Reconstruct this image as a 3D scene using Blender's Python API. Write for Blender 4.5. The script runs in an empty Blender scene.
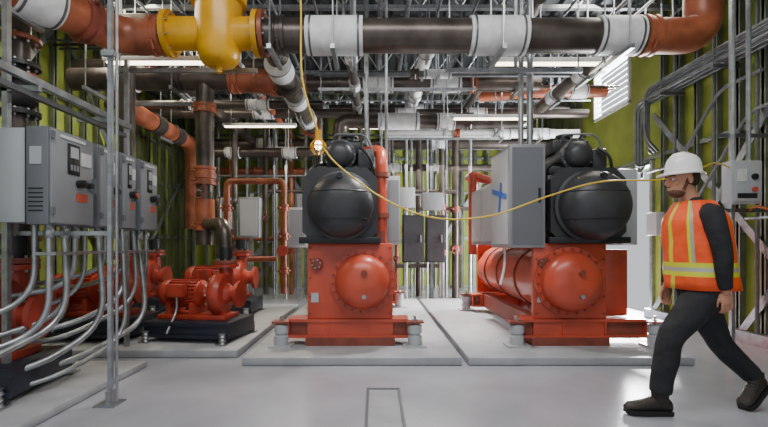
import bpy, bmesh, math, random
from mathutils import Vector, Matrix
random.seed(7)
V = Vector
sc = bpy.context.scene

# ------------------------------------------------------------------ materials
def lin(c):
    c /= 255.0
    return c/12.92 if c <= 0.04045 else ((c+0.055)/1.055)**2.4

def mat(name, rgb, rough=.5, metal=0.0, var=.18, scale=6, bump=0.0, emit=0, bscale=None, rvar=0.0):
    m = bpy.data.materials.new(name); m.use_nodes = True
    nt = m.node_tree; n = nt.nodes; l = nt.links
    b = n['Principled BSDF']
    c = [lin(x) for x in rgb]
    tc = n.new('ShaderNodeTexCoord')
    no = n.new('ShaderNodeTexNoise'); no.inputs['Scale'].default_value = scale; no.inputs['Detail'].default_value = 5
    l.new(tc.outputs['Object'], no.inputs['Vector'])
    cr = n.new('ShaderNodeValToRGB')
    cr.color_ramp.elements[0].position = .3; cr.color_ramp.elements[1].position = .7
    cr.color_ramp.elements[0].color = [max(0, x*(1-var)) for x in c]+[1]
    cr.color_ramp.elements[1].color = [min(1, x*(1+var)) for x in c]+[1]
    l.new(no.outputs['Fac'], cr.inputs['Fac']); l.new(cr.outputs['Color'], b.inputs['Base Color'])
    b.inputs['Roughness'].default_value = rough; b.inputs['Metallic'].default_value = metal
    if rvar:
        mr = n.new('ShaderNodeMapRange'); mr.inputs['To Min'].default_value = rough-rvar; mr.inputs['To Max'].default_value = rough+rvar
        l.new(no.outputs['Fac'], mr.inputs['Value']); l.new(mr.outputs['Result'], b.inputs['Roughness'])
    if bump:
        n2 = n.new('ShaderNodeTexNoise'); n2.inputs['Scale'].default_value = bscale or scale*4
        l.new(tc.outputs['Object'], n2.inputs['Vector'])
        bp = n.new('ShaderNodeBump'); bp.inputs['Strength'].default_value = bump; bp.inputs['Distance'].default_value = .02
        l.new(n2.outputs['Fac'], bp.inputs['Height']); l.new(bp.outputs['Normal'], b.inputs['Normal'])
    if emit:
        b.inputs['Emission Color'].default_value = c+[1]; b.inputs['Emission Strength'].default_value = emit
    return m

RED   = mat('red_enamel', (190, 78, 56), .3, 0, .2, 3, .05)
REDD  = mat('dusty_red_steel', (132, 66, 52), .5, 0, .35, 5)
REDP  = mat('pump_red_enamel', (168, 60, 44), .35, 0, .3, 5, .05)
RUST  = mat('orange_primer', (150, 84, 58), .36, .1, .5, 4)
BLK   = mat('charcoal_insulation', (52, 54, 58), .4, 0, .25, 4, .1)
BLK2  = mat('black_paint', (30, 32, 35), .42, 0, .25, 5)
PIPE  = mat('black_iron_pipe', (84, 76, 71), .32, .5, .45, 4, .05)
YEL   = mat('yellow_enamel', (206, 152, 18), .3, 0, .18, 4)
YCORD = mat('yellow_cord', (225, 190, 50), .5, 0, .05)
WHT   = mat('white_wrap', (216, 218, 218), .55, 0, .14, 10)
HATW  = mat('white_hard_plastic', (240, 240, 238), .28, 0, .03)
GAL   = mat('galvanised_steel', (160, 164, 168), .34, .75, .25, 12)
GALD  = mat('weathered_conduit', (104, 107, 110), .42, .6, .25, 10)
STUD  = mat('stud_steel', (132, 138, 128), .42, .6, .3, 3)
GREY  = mat('cabinet_grey', (136, 139, 144), .4, 0, .06, 2)
GREYL = mat('cabinet_light_grey', (172, 176, 180), .42, 0, .06, 2)
GREYD = mat('door_dark_grey', (106, 109, 115), .42, 0, .06, 2)
GREEN = mat('green_sheathing', (128, 142, 50), .72, 0, .32, 1.2)
DECK  = mat('steel_deck', (84, 88, 92), .5, .3, .25, 2)
PAD   = mat('pad_concrete', (160, 162, 167), .55, 0, .16, 4, .1)
INERT = mat('inertia_base_paint', (34, 39, 52), .42, 0, .2, 4)
BLUE  = mat('blue_tape', (45, 95, 190), .6, 0, .05)
ORH   = mat('orange_hose', (195, 100, 48), .5, 0, .1)
TAPE  = mat('glowing_tube', (255, 238, 210), .5, 0, 0, emit=7)
BRN   = mat('timber_tan', (165, 126, 86), .7, 0, .2, 9)
FLOOR = mat('sealed_concrete', (160, 162, 171), .2, 0, .14, 1.3, .05, bscale=26, rvar=.1)

# ------------------------------------------------------------------ mesh builder
class MB:
    def __init__(s, name):
        s.name = name; s.v = []; s.f = []; s.mi = []; s.mats = []
    def add(s, vs, fs, m):
        if m not in s.mats: s.mats.append(m)
        k = s.mats.index(m); o = len(s.v)
        s.v += [V(p) for p in vs]
        for f in fs:
            s.f.append([i+o for i in f]); s.mi.append(k)
    def addbm(s, bm, m, M=None):
        bm.verts.ensure_lookup_table()
        if M is not None: bmesh.ops.transform(bm, matrix=M, verts=bm.verts)
        bm.verts.index_update()
        s.add([v.co.copy() for v in bm.verts], [[v.index for v in f.verts] for f in bm.faces], m); bm.free()
    def box(s, x0, x1, y0, y1, z0, z1, m, bev=0, M=None):
        bm = bmesh.new(); bmesh.ops.create_cube(bm, size=1)
        T = Matrix.Translation(((x0+x1)/2, (y0+y1)/2, (z0+z1)/2)) @ Matrix.Diagonal((abs(x1-x0), abs(y1-y0), abs(z1-z0), 1))
        bmesh.ops.transform(bm, matrix=T, verts=bm.verts)
        if bev: bmesh.ops.bevel(bm, geom=bm.edges[:], offset=bev, segments=2, affect='EDGES', profile=.5)
        s.addbm(bm, m, M)
    def bar(s, p1, p2, w, h, m):
        p1 = V(p1); p2 = V(p2); d = p2-p1; L = d.length
        q = d.to_track_quat('X', 'Z').to_matrix().to_4x4()
        s.box(0, L, -w/2, w/2, -h/2, h/2, m, M=Matrix.Translation(p1) @ q)
    def lathe(s, o, ax, prof, m, seg=28):
        o = V(o); ax = V(ax).normalized()
        u = ax.orthogonal().normalized(); w = ax.cross(u)
        vs = []; fs = []
        for (r, h) in prof:
            for i in range(seg):
                a = 2*math.pi*i/seg
                vs.append(o+ax*h+(u*math.cos(a)+w*math.sin(a))*max(r, 1e-4))
        for k in range(len(prof)-1):
            for i in range(seg):
                j = (i+1) % seg
                fs.append([k*seg+i, k*seg+j, (k+1)*seg+j, (k+1)*seg+i])
        fs.append(list(range(seg))[::-1]); fs.append([(len(prof)-1)*seg+i for i in range(seg)])
        s.add(vs, fs, m)
    def cyl(s, p1, p2, r, m, r2=None, seg=18):
        p1 = V(p1); p2 = V(p2); L = (p2-p1).length
        s.lathe(p1, p2-p1, [(r, 0), (r if r2 is None else r2, L)], m, seg)
    def sweep(s, pts, rad, m, seg=10, flat=None):
        pts = [V(p) for p in pts]; n = len(pts)
        if not isinstance(rad, (list, tuple)): rad = [rad]*n
        vs = []; fs = []; u = None
        for i, p in enumerate(pts):
            t = (pts[min(i+1, n-1)]-pts[max(i-1, 0)]).normalized()
            if u is None: u = t.orthogonal().normalized()
            u = (u-t*u.dot(t))
            if u.length < 1e-6: u = t.orthogonal()
            u.normalize(); w = t.cross(u)
            for k in range(seg):
                a = 2*math.pi*k/seg
                vs.append(p+(u*math.cos(a)+w*math.sin(a))*rad[i])
        for i in range(n-1):
            for k in range(seg):
                j = (k+1) % seg
                fs.append([i*seg+k, i*seg+j, (i+1)*seg+j, (i+1)*seg+k])
        fs.append(list(range(seg))[::-1]); fs.append([(n-1)*seg+k for k in range(seg)])
        s.add(vs, fs, m)
    def tube(s, pts, r, m, seg=10, bend=.12, n=7):
        pts = [V(p) for p in pts]; out = [pts[0]]
        for i in range(1, len(pts)-1):
            a, b, c = pts[i-1], pts[i], pts[i+1]
            d1 = (a-b); d2 = (c-b)
            d = min(bend, d1.length*.48, d2.length*.48)
            A = b+d1.normalized()*d; C = b+d2.normalized()*d
            for k in range(n+1):
                t = k/n; out.append(A*(1-t)**2+b*2*t*(1-t)+C*t*t)
        out.append(pts[-1]); s.sweep(out, r, m, seg)
    def spline(s, pts, r, m, seg=8, n=8):
        pts = [V(p) for p in pts]; P = [pts[0]]+pts+[pts[-1]]; out = []
        for i in range(1, len(P)-2):
            for k in range(n):
                t = k/n; a, b, c, d = P[i-1:i+3]
                out.append(.5*((2*b)+(c-a)*t+(2*a-5*b+4*c-d)*t*t+(3*b-a-3*c+d)*t**3))
        out.append(pts[-1]); s.sweep(out, r, m, seg)
    def ell(s, c, r, m, seg=20, M=None):
        bm = bmesh.new(); bmesh.ops.create_uvsphere(bm, u_segments=seg, v_segments=max(8, seg//2+2), radius=1)
        T = Matrix.Translation(c) @ (M or Matrix.Identity(4)) @ Matrix.Diagonal((r[0], r[1], r[2], 1))
        s.addbm(bm, m, T)
    def bolts(s, c, ax, R, n, r, L, m):
        c = V(c); ax = V(ax).normalized(); u = ax.orthogonal().normalized(); w = ax.cross(u)
        for i in range(n):
            a = 2*math.pi*(i+.5)/n; p = c+(u*math.cos(a)+w*math.sin(a))*R
            s.cyl(p, p+ax*L, r, m, seg=6)
    def flange(s, c, ax, r, R, t, m):
        ax = V(ax).normalized(); c = V(c)
        s.lathe(c-ax*t/2, ax, [(r, 0), (R, 0), (R, t), (r, t)], m, 24)
        s.bolts(c+ax*t/2, ax, (r+R)/2, 8, .012, .02, GAL); s.bolts(c-ax*t/2, -ax, (r+R)/2, 8, .012, .02, GAL)
    def wheel(s, c, ax, R, m):
        c = V(c); ax = V(ax).normalized(); u = ax.orthogonal().normalized(); w = ax.cross(u)
        s.sweep([c+ax*.1+(u*math.cos(a*math.pi/8)+w*math.sin(a*math.pi/8))*R for a in range(17)], .009, m, 6)
        for a in range(4): s.cyl(c+ax*.1, c+ax*.1+(u*math.cos(a*math.pi/2)+w*math.sin(a*math.pi/2))*R, .006, m, seg=6)
        s.cyl(c, c+ax*.12, .012, GAL, seg=8)
    def xform(s, M):
        s.v = [M @ p for p in s.v]
    def done(s, parent=None, angle=38, mods=None):
        lo = V([min(p[i] for p in s.v) for i in range(3)]); hi = V([max(p[i] for p in s.v) for i in range(3)])
        c = (lo+hi)/2; c.z = lo.z
        me = bpy.data.meshes.new(s.name)
        me.from_pydata([p-c for p in s.v], [], s.f)
        for m in s.mats: me.materials.append(m)
        me.polygons.foreach_set('material_index', s.mi)
        bm = bmesh.new(); bm.from_mesh(me)
        bmesh.ops.recalc_face_normals(bm, faces=bm.faces)
        for f in bm.faces: f.smooth = True
        ca = math.radians(angle)
        for e in bm.edges:
            if len(e.link_faces) == 2 and e.calc_face_angle(0) > ca: e.smooth = False
        bm.to_mesh(me); bm.free()
        ob = bpy.data.objects.new(s.name, me); sc.collection.objects.link(ob); ob.location = c
        if parent: ob.parent = parent
        return ob

# ------------------------------------------------------------------ room shell
XL, XR, YB, YF, H = -5.0, 4.5, 12.2, -.6, 5.0
b = MB('floor'); b.box(XL-.1, XR+.1, YF, YB+.1, -.2, 0, FLOOR); b.done()
b = MB('ceiling')
vs = []; fs = []; x = XL-.1; prof = []
while x < XR+.1:
    prof += [(x, H), (x+.12, H), (x+.15, H+.08), (x+.27, H+.08)]; x += .30
prof = [p for p in prof if p[0] <= XR+.12]
for (px_, z) in prof: vs += [(px_, YF, z), (px_, YB+.1, z), (px_, YF, H+.12), (px_, YB+.1, H+.12)]
for i in range(len(prof)-1):
    a = 4*i; fs += [[a, a+1, a+5, a+4], [a+2, a+6, a+7, a+3]]
b.add(vs, fs, DECK); b.done()
b = MB('wall_left'); b.box(XL-.12, XL, YF, YB, 0, H, GREEN); b.done()
b = MB('wall_back'); b.box(XL-.12, XR+.12, YB, YB+.12, 0, H, GREEN); b.done()
b = MB('wall_right')
D0, D1, DH = 7.3, 9.5, 2.45; W0, W1, WZ0, WZ1 = 7.9, 9.2, 3.65, 4.6
b.box(XR, XR+.12, YF, D0, 0, H, GREEN)
b.box(XR, XR+.12, D1, YB, 0, H, GREEN)
b.box(XR, XR+.12, D0, D1, DH, WZ0, GREEN)
b.box(XR, XR+.12, D0, W0, WZ0, WZ1, GREEN); b.box(XR, XR+.12, W1, D1, WZ0, WZ1, GREEN)
b.box(XR, XR+.12, D0, D1, WZ1, H, GREEN); b.done()
b = MB('window_1')
b.box(XR-.04, XR+.1, W0, W0+.05, WZ0, WZ1, WHT); b.box(XR-.04, XR+.1, W1-.05, W1, WZ0, WZ1, WHT)
b.box(XR-.04, XR+.1, W0, W1, WZ0, WZ0+.05, WHT); b.box(XR-.04, XR+.1, W0, W1, WZ1-.05, WZ1, WHT)
for i in range(1, 8):
    z = WZ0+.05+i*.106
    b.box(XR+.03, XR+.06, W0, W1, z, z+.015, WHT)
b.done()
b = MB('door_1')
b.box(XR-.05, XR+.0, D0-.07, D0, 0, DH+.07, GAL); b.box(XR-.05, XR+.0, D1, D1+.07, 0, DH+.07, GAL)
b.box(XR-.05, XR+.0, D0, D1, DH, DH+.07, GAL); b.done()

def studs(name, plane, c, lo, hi, sgn, skip=None):
    b = MB(name); t = lo
    while t < hi:
        if not (skip and skip[0]-.05 < t < skip[1]):
            if plane == 'x':
                b.box(c, c+sgn*.09, t, t+.035, 0, H, STUD); b.box(c+sgn*.085, c+sgn*.09, t-.02, t+.05, 0, H, STUD)
            else:
                b.box(t, t+.035, c, c+sgn*.09, 0, H, STUD); b.box(t-.02, t+.05, c+sgn*.085, c+sgn*.09, 0, H, STUD)
        t += .36
    for z in (0.0, 1.3, 2.53, 3.45, H-.08):
        if plane == 'x':
            segs = [(lo, hi)] if not skip or z == 2.53 or z > 4.8 else [(lo, skip[0]-.08), (skip[1]+.08, hi)]
            for a, q in segs: b.box(c, c+sgn*.06, a, q, z, z+.06, STUD)
        else: b.box(lo, hi, c, c+sgn*.06, z, z+.06, STUD)
    return b
b = studs('stud_framing', 'x', XL, 1.5, YB-.1, 1)
for (y0, z0, y1, z1) in ((4.6, 1.4, 6.8, 4.4), (7.2, 4.4, 9.4, 1.4), (9.0, .4, 11.6, 3.0), (6.6, 2.9, 8.6, .4)):
    b.bar((XL+.11, y0, z0), (XL+.11, y1, z1), .015, .09, GAL)
b.done()
b = studs('stud_framing', 'x', XR, 1.5, YB-.1, -1, (D0, D1))
for (y0, z0, y1, z1) in ((4.1, .1, 7.1, 3.2), (7.1, .1, 4.6, 3.2), (5.4, .1, 3.6, 2.4), (9.8, .3, 12, 3)):
    b.bar((XR-.11, y0, z0), (XR-.11, y1, z1), .015, .09, GAL)
b.done()
b = studs('stud_framing', 'y', YB, XL+.1, XR-.1, -1)
for (x0, z0, x1, z1) in ((-4.4, .2, -2.6, 2.9), (-3.6, .5, -1.2, 2.9), (-2.2, 2.9, -.6, .3), (-3.2, .2, -1.4, 2.3), (1.1, 0.2, 2.9, 2.9), (-.5, .3, .9, 2.6)):
    b.bar((x0, YB-.12, z0), (x1, YB-.12, z1), .015, .11, GAL)
b.done()
b = MB('trim_1'); b.box(XR-.2, XR-.1, 2.6, D0-.1, 0, .14, GAL); b.done()

b = MB('ceiling_bar_joists')
for y in (5.2, 6.4, 7.6, 8.8, 10.0, 11.2):
    b.box(XL, XR, y-.04, y+.04, 4.94, 5.0, GALD); b.box(XL, XR, y-.04, y+.04, 4.5, 4.55, GAL)
    x = XL+.05; up = 0
    while x < XR-.3:
        b.cyl((x, y, 4.53 if not up else 4.95), (x+.28, y, 4.95 if not up else 4.53), .014, GAL, seg=6); x += .28; up = 1-up
b.done()

# ------------------------------------------------------------------ pads & floor details
def pad(x0, x1, y0, y1, h=.08):
    b = MB('concrete_pad'); b.box(x0, x1, y0, y1, 0, h, PAD, bev=.015); b.done()
pad(-1.27, .83, 4.28, 9.0); pad(.89, 3.05, 4.28, 9.0); pad(-4.6, -1.40, 4.58, 8.2)
pad(-4.2, -2.15, 2.6, 4.25, .06)
b = MB('floor_channel_plate')
b.box(-.055, .185, 2.2, 3.57, 0, .006, PAD); b.box(-.065, -.045, 2.2, 3.58, 0, .014, GREYD); b.box(.175, .195, 2.2, 3.58, 0, .014, GREYD)
b.box(-.065, .195, 3.56, 3.58, 0, .014, GREYD); b.done()

# ------------------------------------------------------------------ chillers
def dome(R, h0, D, n=14, p=2.2):
    out = []
    for k in range(n+1):
        a = math.pi/2*k/n
        out.append((R*abs(math.cos(a))**(2/p), h0+D*math.sin(a)**(2/p)))
    return out
def chiller(x0, x1, rx, rR, bx, bR, bp0, bp1, cx, base0, base1, L):
    y = 4.8; b = MB('water_chiller')
    for yy in (y-.02, y+L-.3):
        b.box(base0, base1, yy, yy+.28, .16, .19, RED); b.box(base0, base1, yy, yy+.28, .33, .36, RED)
        b.box(base0, base1, yy+.05, yy+.11, .19, .33, REDD)
        for k in range(4):
            xx = base0+(base1-base0)*k/3; xx = min(max(xx, base0+.01), base1-.01)
            b.box(xx-.008, xx+.008, yy, yy+.28, .19, .33, RED)
        b.box(x0+.0, x1-.0, yy+.02, yy+.06, .17, .35, RED)
    for xx in (x0+.05, x1-.17):
        b.box(xx, xx+.12, y+.2, y+L-.1, .16, .36, REDD)
    b.box(x0-.02, x1+.02, y-.03, y+.3, .08, .165, REDD)
    for xx in (base0-.06, base1+.06):
        for yy in (y-.04, y+L-.1):
            b.box(xx-.12, xx+.12, yy-.1, yy+.1, .08, .1, GREYL)
            b.lathe((xx, yy, .1), (0, 0, 1), [(.075, 0), (.075, .09), (.06, .1), (.06, .115), (.075, .125), (.075, .2), (.055, .215)], GREYL, 20)
            b.cyl((xx, yy, .3), (xx, yy, .40), .014, GAL, seg=8); b.box(xx-.09, xx+.09, yy-.07, yy+.07, .33, .35, REDD)
            b.cyl((xx, yy, .35), (xx, yy, .365), .028, GAL, seg=6)
    b.box(x0, x1, y, y+.07, .36, 1.17, RED, bev=.012)
    b.box(x0+.02, x1-.02, y+L, y+L+.07, .36, 1.17, RED)
    b.cyl((rx, y+.05, .765), (rx, y+L, .765), .36, RED, seg=40)
    for f in (.25, .55, .8): b.lathe((rx, y+L*f, .765), (0, 1, 0), [(.36, 0), (.375, 0), (.375, .04), (.36, .04)], REDD, 40)
    R = rR
    b.lathe((rx, y, .765), (0, -1, 0), [(R+.055, 0), (R+.055, .045), (R+.01, .045), (R, .06)]+dome(R, .08, .2), RED, 44)
    b.bolts((rx, y-.045, .765), (0, -1, 0), R+.032, 22, .013, .022, REDD)
    b.cyl((rx+.02, y-.24, .87), (rx+.02, y-.31, .87), .03, REDD); b.cyl((rx+.02, y-.24, .63), (rx+.02, y-.31, .63), .022, GAL)
    side = x0+.1
    b.cyl((side, y-.05, .95), (side, y, .95), .06, REDD); b.bolts((side, y-.05, .95), (0, -1, 0), .045, 6, .008, .012, GAL)
    b.box(x0+.04, x0+.12, y-.012, y, .54, .64, GREYL)
    for zz in (.42, .6, .8, 1.0, 1.12):
        for xx in (x0+.03, x1-.03): b.cyl((xx, y-.014, zz), (xx, y, zz), .012, REDD, seg=6)
    cz = 1.56; c = .12; z0, z1 = 1.17, 1.97
    oct_ = [(bp0+c, z0), (bp1-c, z0), (bp1, z0+c), (bp1, z1-c), (bp1-c, z1), (bp0+c, z1), (bp0, z1-c), (bp0, z0+c)]
    n = 8; ya, yb = y-.04, y+.1
    vs = [(p[0], ya, p[1]) for p in oct_]+[(p[0], yb, p[1]) for p in oct_]
    fs = [list(range(n)), [n+i for i in range(n)][::-1]]+[[i, (i+1) % n, n+(i+1) % n, n+i] for i in range(n)]
    b.add(vs, fs, BLK)
    b.box(bp0-.03, bp1+.03, y-.08, y+.16, 1.165, 1.235, BLK2, bev=.01)
    b.box(bp0+.01, bp1-.01, y+.1, y+.5, 1.2, 1.93, BLK, bev=.05)
    b.cyl((bx, y+.1, cz), (bx, y+L, cz), .36, BLK, seg=36)
    b.box(bp0+.05, bp1-.05, y+L-.1, y+L, 1.17, 1.93, BLK)
    R = bR; D = .27; h0 = .11
    b.lathe((bx, y-.04, cz), (0, -1, 0), [(R+.03, 0), (R+.03, .05), (R, .06)]+dome(R, h0, D), BLK, 48)
    for zz in (-.15, .13):
        rr = math.sqrt(R*R-zz*zz); pts = []
        for k in range(21):
            dx = -math.cos(math.pi*k/20)*rr
            q = min(1, math.hypot(dx, zz)/R); h = h0+D*max(0, 1-q**2.2)**(1/2.2)
            pts.append((bx+dx, y-.04-h, cz+zz))
        b.sweep(pts, .006, BLK2, 6)
    b.cyl((bx, y-.36, cz+.28), (bx, y-.16, cz+.28), .03, BLK2, seg=12)
    b.box(x0+.08, x1-.08, y+.12, y+.2, 1.1, 1.3, REDD)
    # compressor
    b.box(cx-.3, cx+.3, y+.12, y+1.2, 1.92, 2.02, BLK2, bev=.02)
    b.cyl((cx-.02, y+.1, 2.12), (cx-.02, y+1.3, 2.12), .165, BLK2, seg=30)
    b.lathe((cx-.02, y+.1, 2.12), (0, -1, 0), [(.175, 0), (.175, .05), (.15, .06)]+dome(.145, .08, .11, 8), BLK, 30)
    b.bolts((cx-.02, y+.05, 2.12), (0, -1, 0), .162, 12, .011, .018, GREYD)
    b.lathe((cx+.12, y+.5, 2.15), (0, 1, 0), [(.15, 0), (.22, .03), (.25, .1), (.25, .25), (.22, .33), (.15, .36)], BLK2, 30)
    b.box(cx-.2, cx+.22, y+.28, y+.9, 2.18, 2.34, BLK2, bev=.03)
    b.cyl((cx+.05, y+.55, 2.3), (cx+.05, y+.55, 2.44), .07, BLK2); b.lathe((cx+.05, y+.55, 2.42), (0, 0, 1), [(.07, 0), (.1, 0), (.1, .03), (.06, .04)], BLK, 18)
    b.box(cx+.17, cx+.33, y+.1, y+.42, 1.98, 2.2, BLK, bev=.02)
    b.tube([(cx-.1, y+.3, 2.3), (cx-.1, y+.2, 2.38), (cx+.25, y+.2, 2.38), (cx+.34, y+.2, 2.2), (cx+.34, y+.3, 1.9)], .011, GREYD, 8, .08)
    b.tube([(cx+.2, y+.05, 2.2), (cx+.3, y-.02, 2.1), (cx+.36, y+.05, 1.9)], .016, BLK2, 8, .08)
    b.tube([(cx-.18, y+.2, 2.05), (cx-.34, y+.1, 2.0), (cx-.38, y+.1, 1.8)], .02, BLK2, 8, .08)
    return b

b = chiller(-.72, .19, -.13, .285, -.35, .335, -.77, .03, -.36, -.93, .36, 3.1)
b.tube([(-.2, 5.25, 2.22), (.07, 5.1, 2.22), (.07, 5.0, 2.08), (.07, 5.0, 1.1)], .065, RED, 16, .14)
b.lathe((.07, 5.0, 1.9), (0, 0, 1), [(.065, 0), (.09, 0), (.09, .05), (.065, .05)], REDD, 20)
b.lathe((.07, 5.0, 1.45), (0, 0, 1), [(.065, 0), (.09, 0), (.09, .05), (.065, .05)], REDD, 20)
b.box(.05, .29, 5.2, 6.1, 1.15, 1.95, GREYL, bev=.01); b.box(.155, .275, 5.19, 5.2, 1.2, 1.9, GREY)
b.box(.03, .2, 5.2, 5.4, .9, 1.13, GREYD)
b.done()
b = chiller(1.69, 2.47, 2.06, .31, 2.27, .355, 1.86, 2.66, 2.2, 1.56, 2.9, 2.7)
b.box(1.42, 1.8, 4.75, 5.5, 1.12, 2.22, GREY, bev=.012); b.box(1.45, 1.77, 4.74, 4.752, 1.16, 2.18, GREYD)
b.box(1.72, 1.745, 4.73, 4.742, 1.6, 1.75, BLK2)
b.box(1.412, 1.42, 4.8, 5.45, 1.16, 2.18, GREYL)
b.box(1.48, 1.8, 5.6, 6.9, 1.15, 1.95, GREY, bev=.012); b.box(1.47, 1.48, 5.65, 6.2, 1.2, 1.9, GREYL); b.box(1.47, 1.48, 6.25, 6.85, 1.2, 1.9, GREYL)
b.add([(1.405, 4.83, 1.70), (1.405, 5.40, 1.82), (1.405, 5.40, 1.76), (1.405, 4.83, 1.64)], [[0, 1, 2, 3]], BLUE)
b.add([(1.403, 5.0, 1.84), (1.403, 5.08, 1.50), (1.403, 5.14, 1.51), (1.403, 5.06, 1.85)], [[0, 1, 2, 3]], BLUE)
b.tube([(1.5, 5.2, 1.12), (1.5, 5.2, .9), (1.42, 5.1, .7)], .014, WHT, 8, .08)
b.tube([(1.55, 7.1, 2.25), (1.55, 7.1, 1.0)], .07, RED, 14); b.tube([(1.9, 7.0, 2.1), (1.55, 7.1, 2.25), (1.55, 7.4, 2.25)], .07, RED, 14)
b.box(2.66, 2.86, 4.9, 5.9, 1.15, 1.98, GREYL, bev=.01)  # added box, its pale grey stands in for a bright highlight
b.box(2.5, 2.78, 4.95, 5.3, .37, 1.1, RED, bev=.01)
M = Matrix.Translation((2.14, 4.525, 1.80)) @ Matrix.Rotation(math.radians(-42), 4, 'X') @ Matrix.Rotation(math.radians(-15), 4, 'Z')
b.box(-.08, .08, -.016, -.008, -.05, .05, YCORD, M=M)
b.done()

# ------------------------------------------------------------------ pipes
def band(b, p, d, r, L, m=WHT):
    p = V(p); d = V(d).normalized()
    b.lathe(p-d*L/2, d, [(r*.98, 0), (r*1.0+.022, 0), (r+.022, L), (r*.98, L)], m, 30)
    for k in (-.42, .42):
        b.lathe(p+d*(L*k)-d*.01, d, [(r, 0), (r+.027, 0), (r+.027, .02), (r, .02)], GALD, 30)
def coupling(b, p, d, r, m=RUST):
    p = V(p); d = V(d).normalized()
    b.lathe(p-d*.06, d, [(r, 0), (r+.03, 0), (r+.03, .035), (r+.018, .04), (r+.018, .08), (r+.03, .085), (r+.03, .12), (r, .12)], m, 28)
    u = d.orthogonal().normalized()
    for s_ in (-1, 1):
        c = p+u*s_*(r+.04); b.cyl(c-d.cross(u)*.04, c+d.cross(u)*.04, .018, m, seg=8)
def hanger(b, x, y, z, r, w=None):
    w = w or r+.04
    for s_ in (-1, 1): b.cyl((x, y+s_*w, z-r-.03), (x, y+s_*w, H), .009, GAL, seg=6)
    b.box(x-.02, x+.02, y-w-.04, y+w+.04, z-r-.045, z-r, GAL)

b = MB('overhead_chilled_water_pipe')
Y, Z, R = 4.5, 3.24, .165
b.cyl((-1.2, Y, Z), (2.75, Y, Z), R, PIPE, seg=32)
for x in (-.4, 1.22, 2.42): band(b, (x, Y, Z), (1, 0, 0), R, .56 if x < 2 else .42)
coupling(b, (-.95, Y, Z), (1, 0, 0), R, PIPE); coupling(b, (2.72, Y, Z), (1, 0, 0), R)
b.tube([(2.74, Y, Z), (3.28, Y, Z), (3.28, Y, 3.72)], R+.005, RUST, 28, .46, 12)
b.cyl((3.28, Y, 3.7), (3.28, Y, H), R, PIPE, seg=28); coupling(b, (3.28, Y, 3.78), (0, 0, 1), R)
b.cyl((-2.05, Y, Z+.02), (-1.15, Y, Z+.02), R-.005, YEL, seg=30)
b.flange((-2.05, Y, Z+.02), (1, 0, 0), R-.02, R+.06, .05, YEL); b.flange((-1.17, Y, Z+.02), (1, 0, 0), R-.02, R+.06, .05, YEL)
b.flange((-1.11, Y, Z+.02), (1, 0, 0), R-.02, R+.06, .04, RUST)
b.lathe((-1.56, Y, 2.93), (0, 0, 1), [(0, 0), (.1, .005), (.16, .03), (.19, .07), (.21, .15), (.225, .3), (.225, .62), (.27, .62), (.27, .7), (.2, .71), (.15, .8), (.05, .85)], YEL, 34)
b.bolts((-1.56, Y, 3.63), (0, 0, 1), .25, 12, .015, .03, GAL)
b.lathe((-1.56, Y, 2.87), (0, 0, 1), [(.03, 0), (.03, .08)], YEL, 10)
b.tube([(-2.06, Y, Z), (-2.5, Y, Z-.02), (-3.05, 3.3, Z-.02), (-3.3, 2.7, Z-.02)], R+.01, RUST, 28, .3, 10)
coupling(b, (-2.16, Y, Z), (1, 0, 0), R)
d = V((-.55, -1.2, 0)); band(b, V((-2.5, Y, Z-.02))+d*.62, d, R+.01, .34); band(b, V((-2.5, Y, Z-.02))+d*1.05, d, R+.01, .2, PIPE)
coupling(b, V((-2.5, Y, Z-.02))+d*.3, d, R+.01, REDD)
for x in (-1.0, -.4, 1.22, 2.42): hanger(b, x, Y, Z, R+.03)
hanger(b, -2.9, 3.65, Z, R+.03)
for x in (-.22, 1.5): b.cyl((x, Y+.3, 3.0), (x, Y+.3, H), .02, GAL, seg=8)
b.done()

b = MB('overhead_condenser_water_pipe')
b.tube([(-4.0, 5.95, 3.34), (-1.95, 5.95, 3.34), (-1.1, 5.95, 3.28)], .145, PIPE, 24, .3)
band(b, (-3.3, 5.95, 3.34), (1, 0, 0), .145, .3); coupling(b, (-2.6, 5.95, 3.34), (1, 0, 0), .145, PIPE)
b.cyl((-1.86, 5.95, 3.335), (-1.35, 5.95, 3.3), .155, RUST, seg=24); coupling(b, (-1.85, 5.95, 3.335), (1, 0, 0), .15); coupling(b, (-1.32, 5.95, 3.3), (1, 0, 0), .15)
b.tube([(-1.1, 4.75, 3.45), (-1.12, 5.3, 3.25), (-1.12, 8.2, 3.22)], .13, PIPE, 24, .3)
for y in (5.3, 6.4, 7.4): band(b, (-1.12, y, 3.23), (0, 1, 0), .13, .32)
coupling(b, (-1.12, 5.8, 3.22), (0, 1, 0), .13, PIPE); coupling(b, (-1.12, 7.9, 3.22), (0, 1, 0), .13)
for x in (-3.7, -2.6): hanger(b, x, 5.95, 3.34, .16)
hanger(b, -1.12, 7.0, 3.2, .16)
b.cyl((-2.25, 5.95, 1.15), (-2.25, 5.95, 3.3), .115, PIPE, seg=24)
for z in (1.4, 2.0, 2.12, 2.95): coupling(b, (-2.25, 5.95, z), (0, 0, 1), .115)
b.cyl((-2.25, 5.95, 1.45), (-2.25, 5.95, 1.75), .125, RUST, seg=24)
b.wheel((-2.25, 5.83, 1.85), (0, -1, 0), .1, REDD)
b.done()

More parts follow.
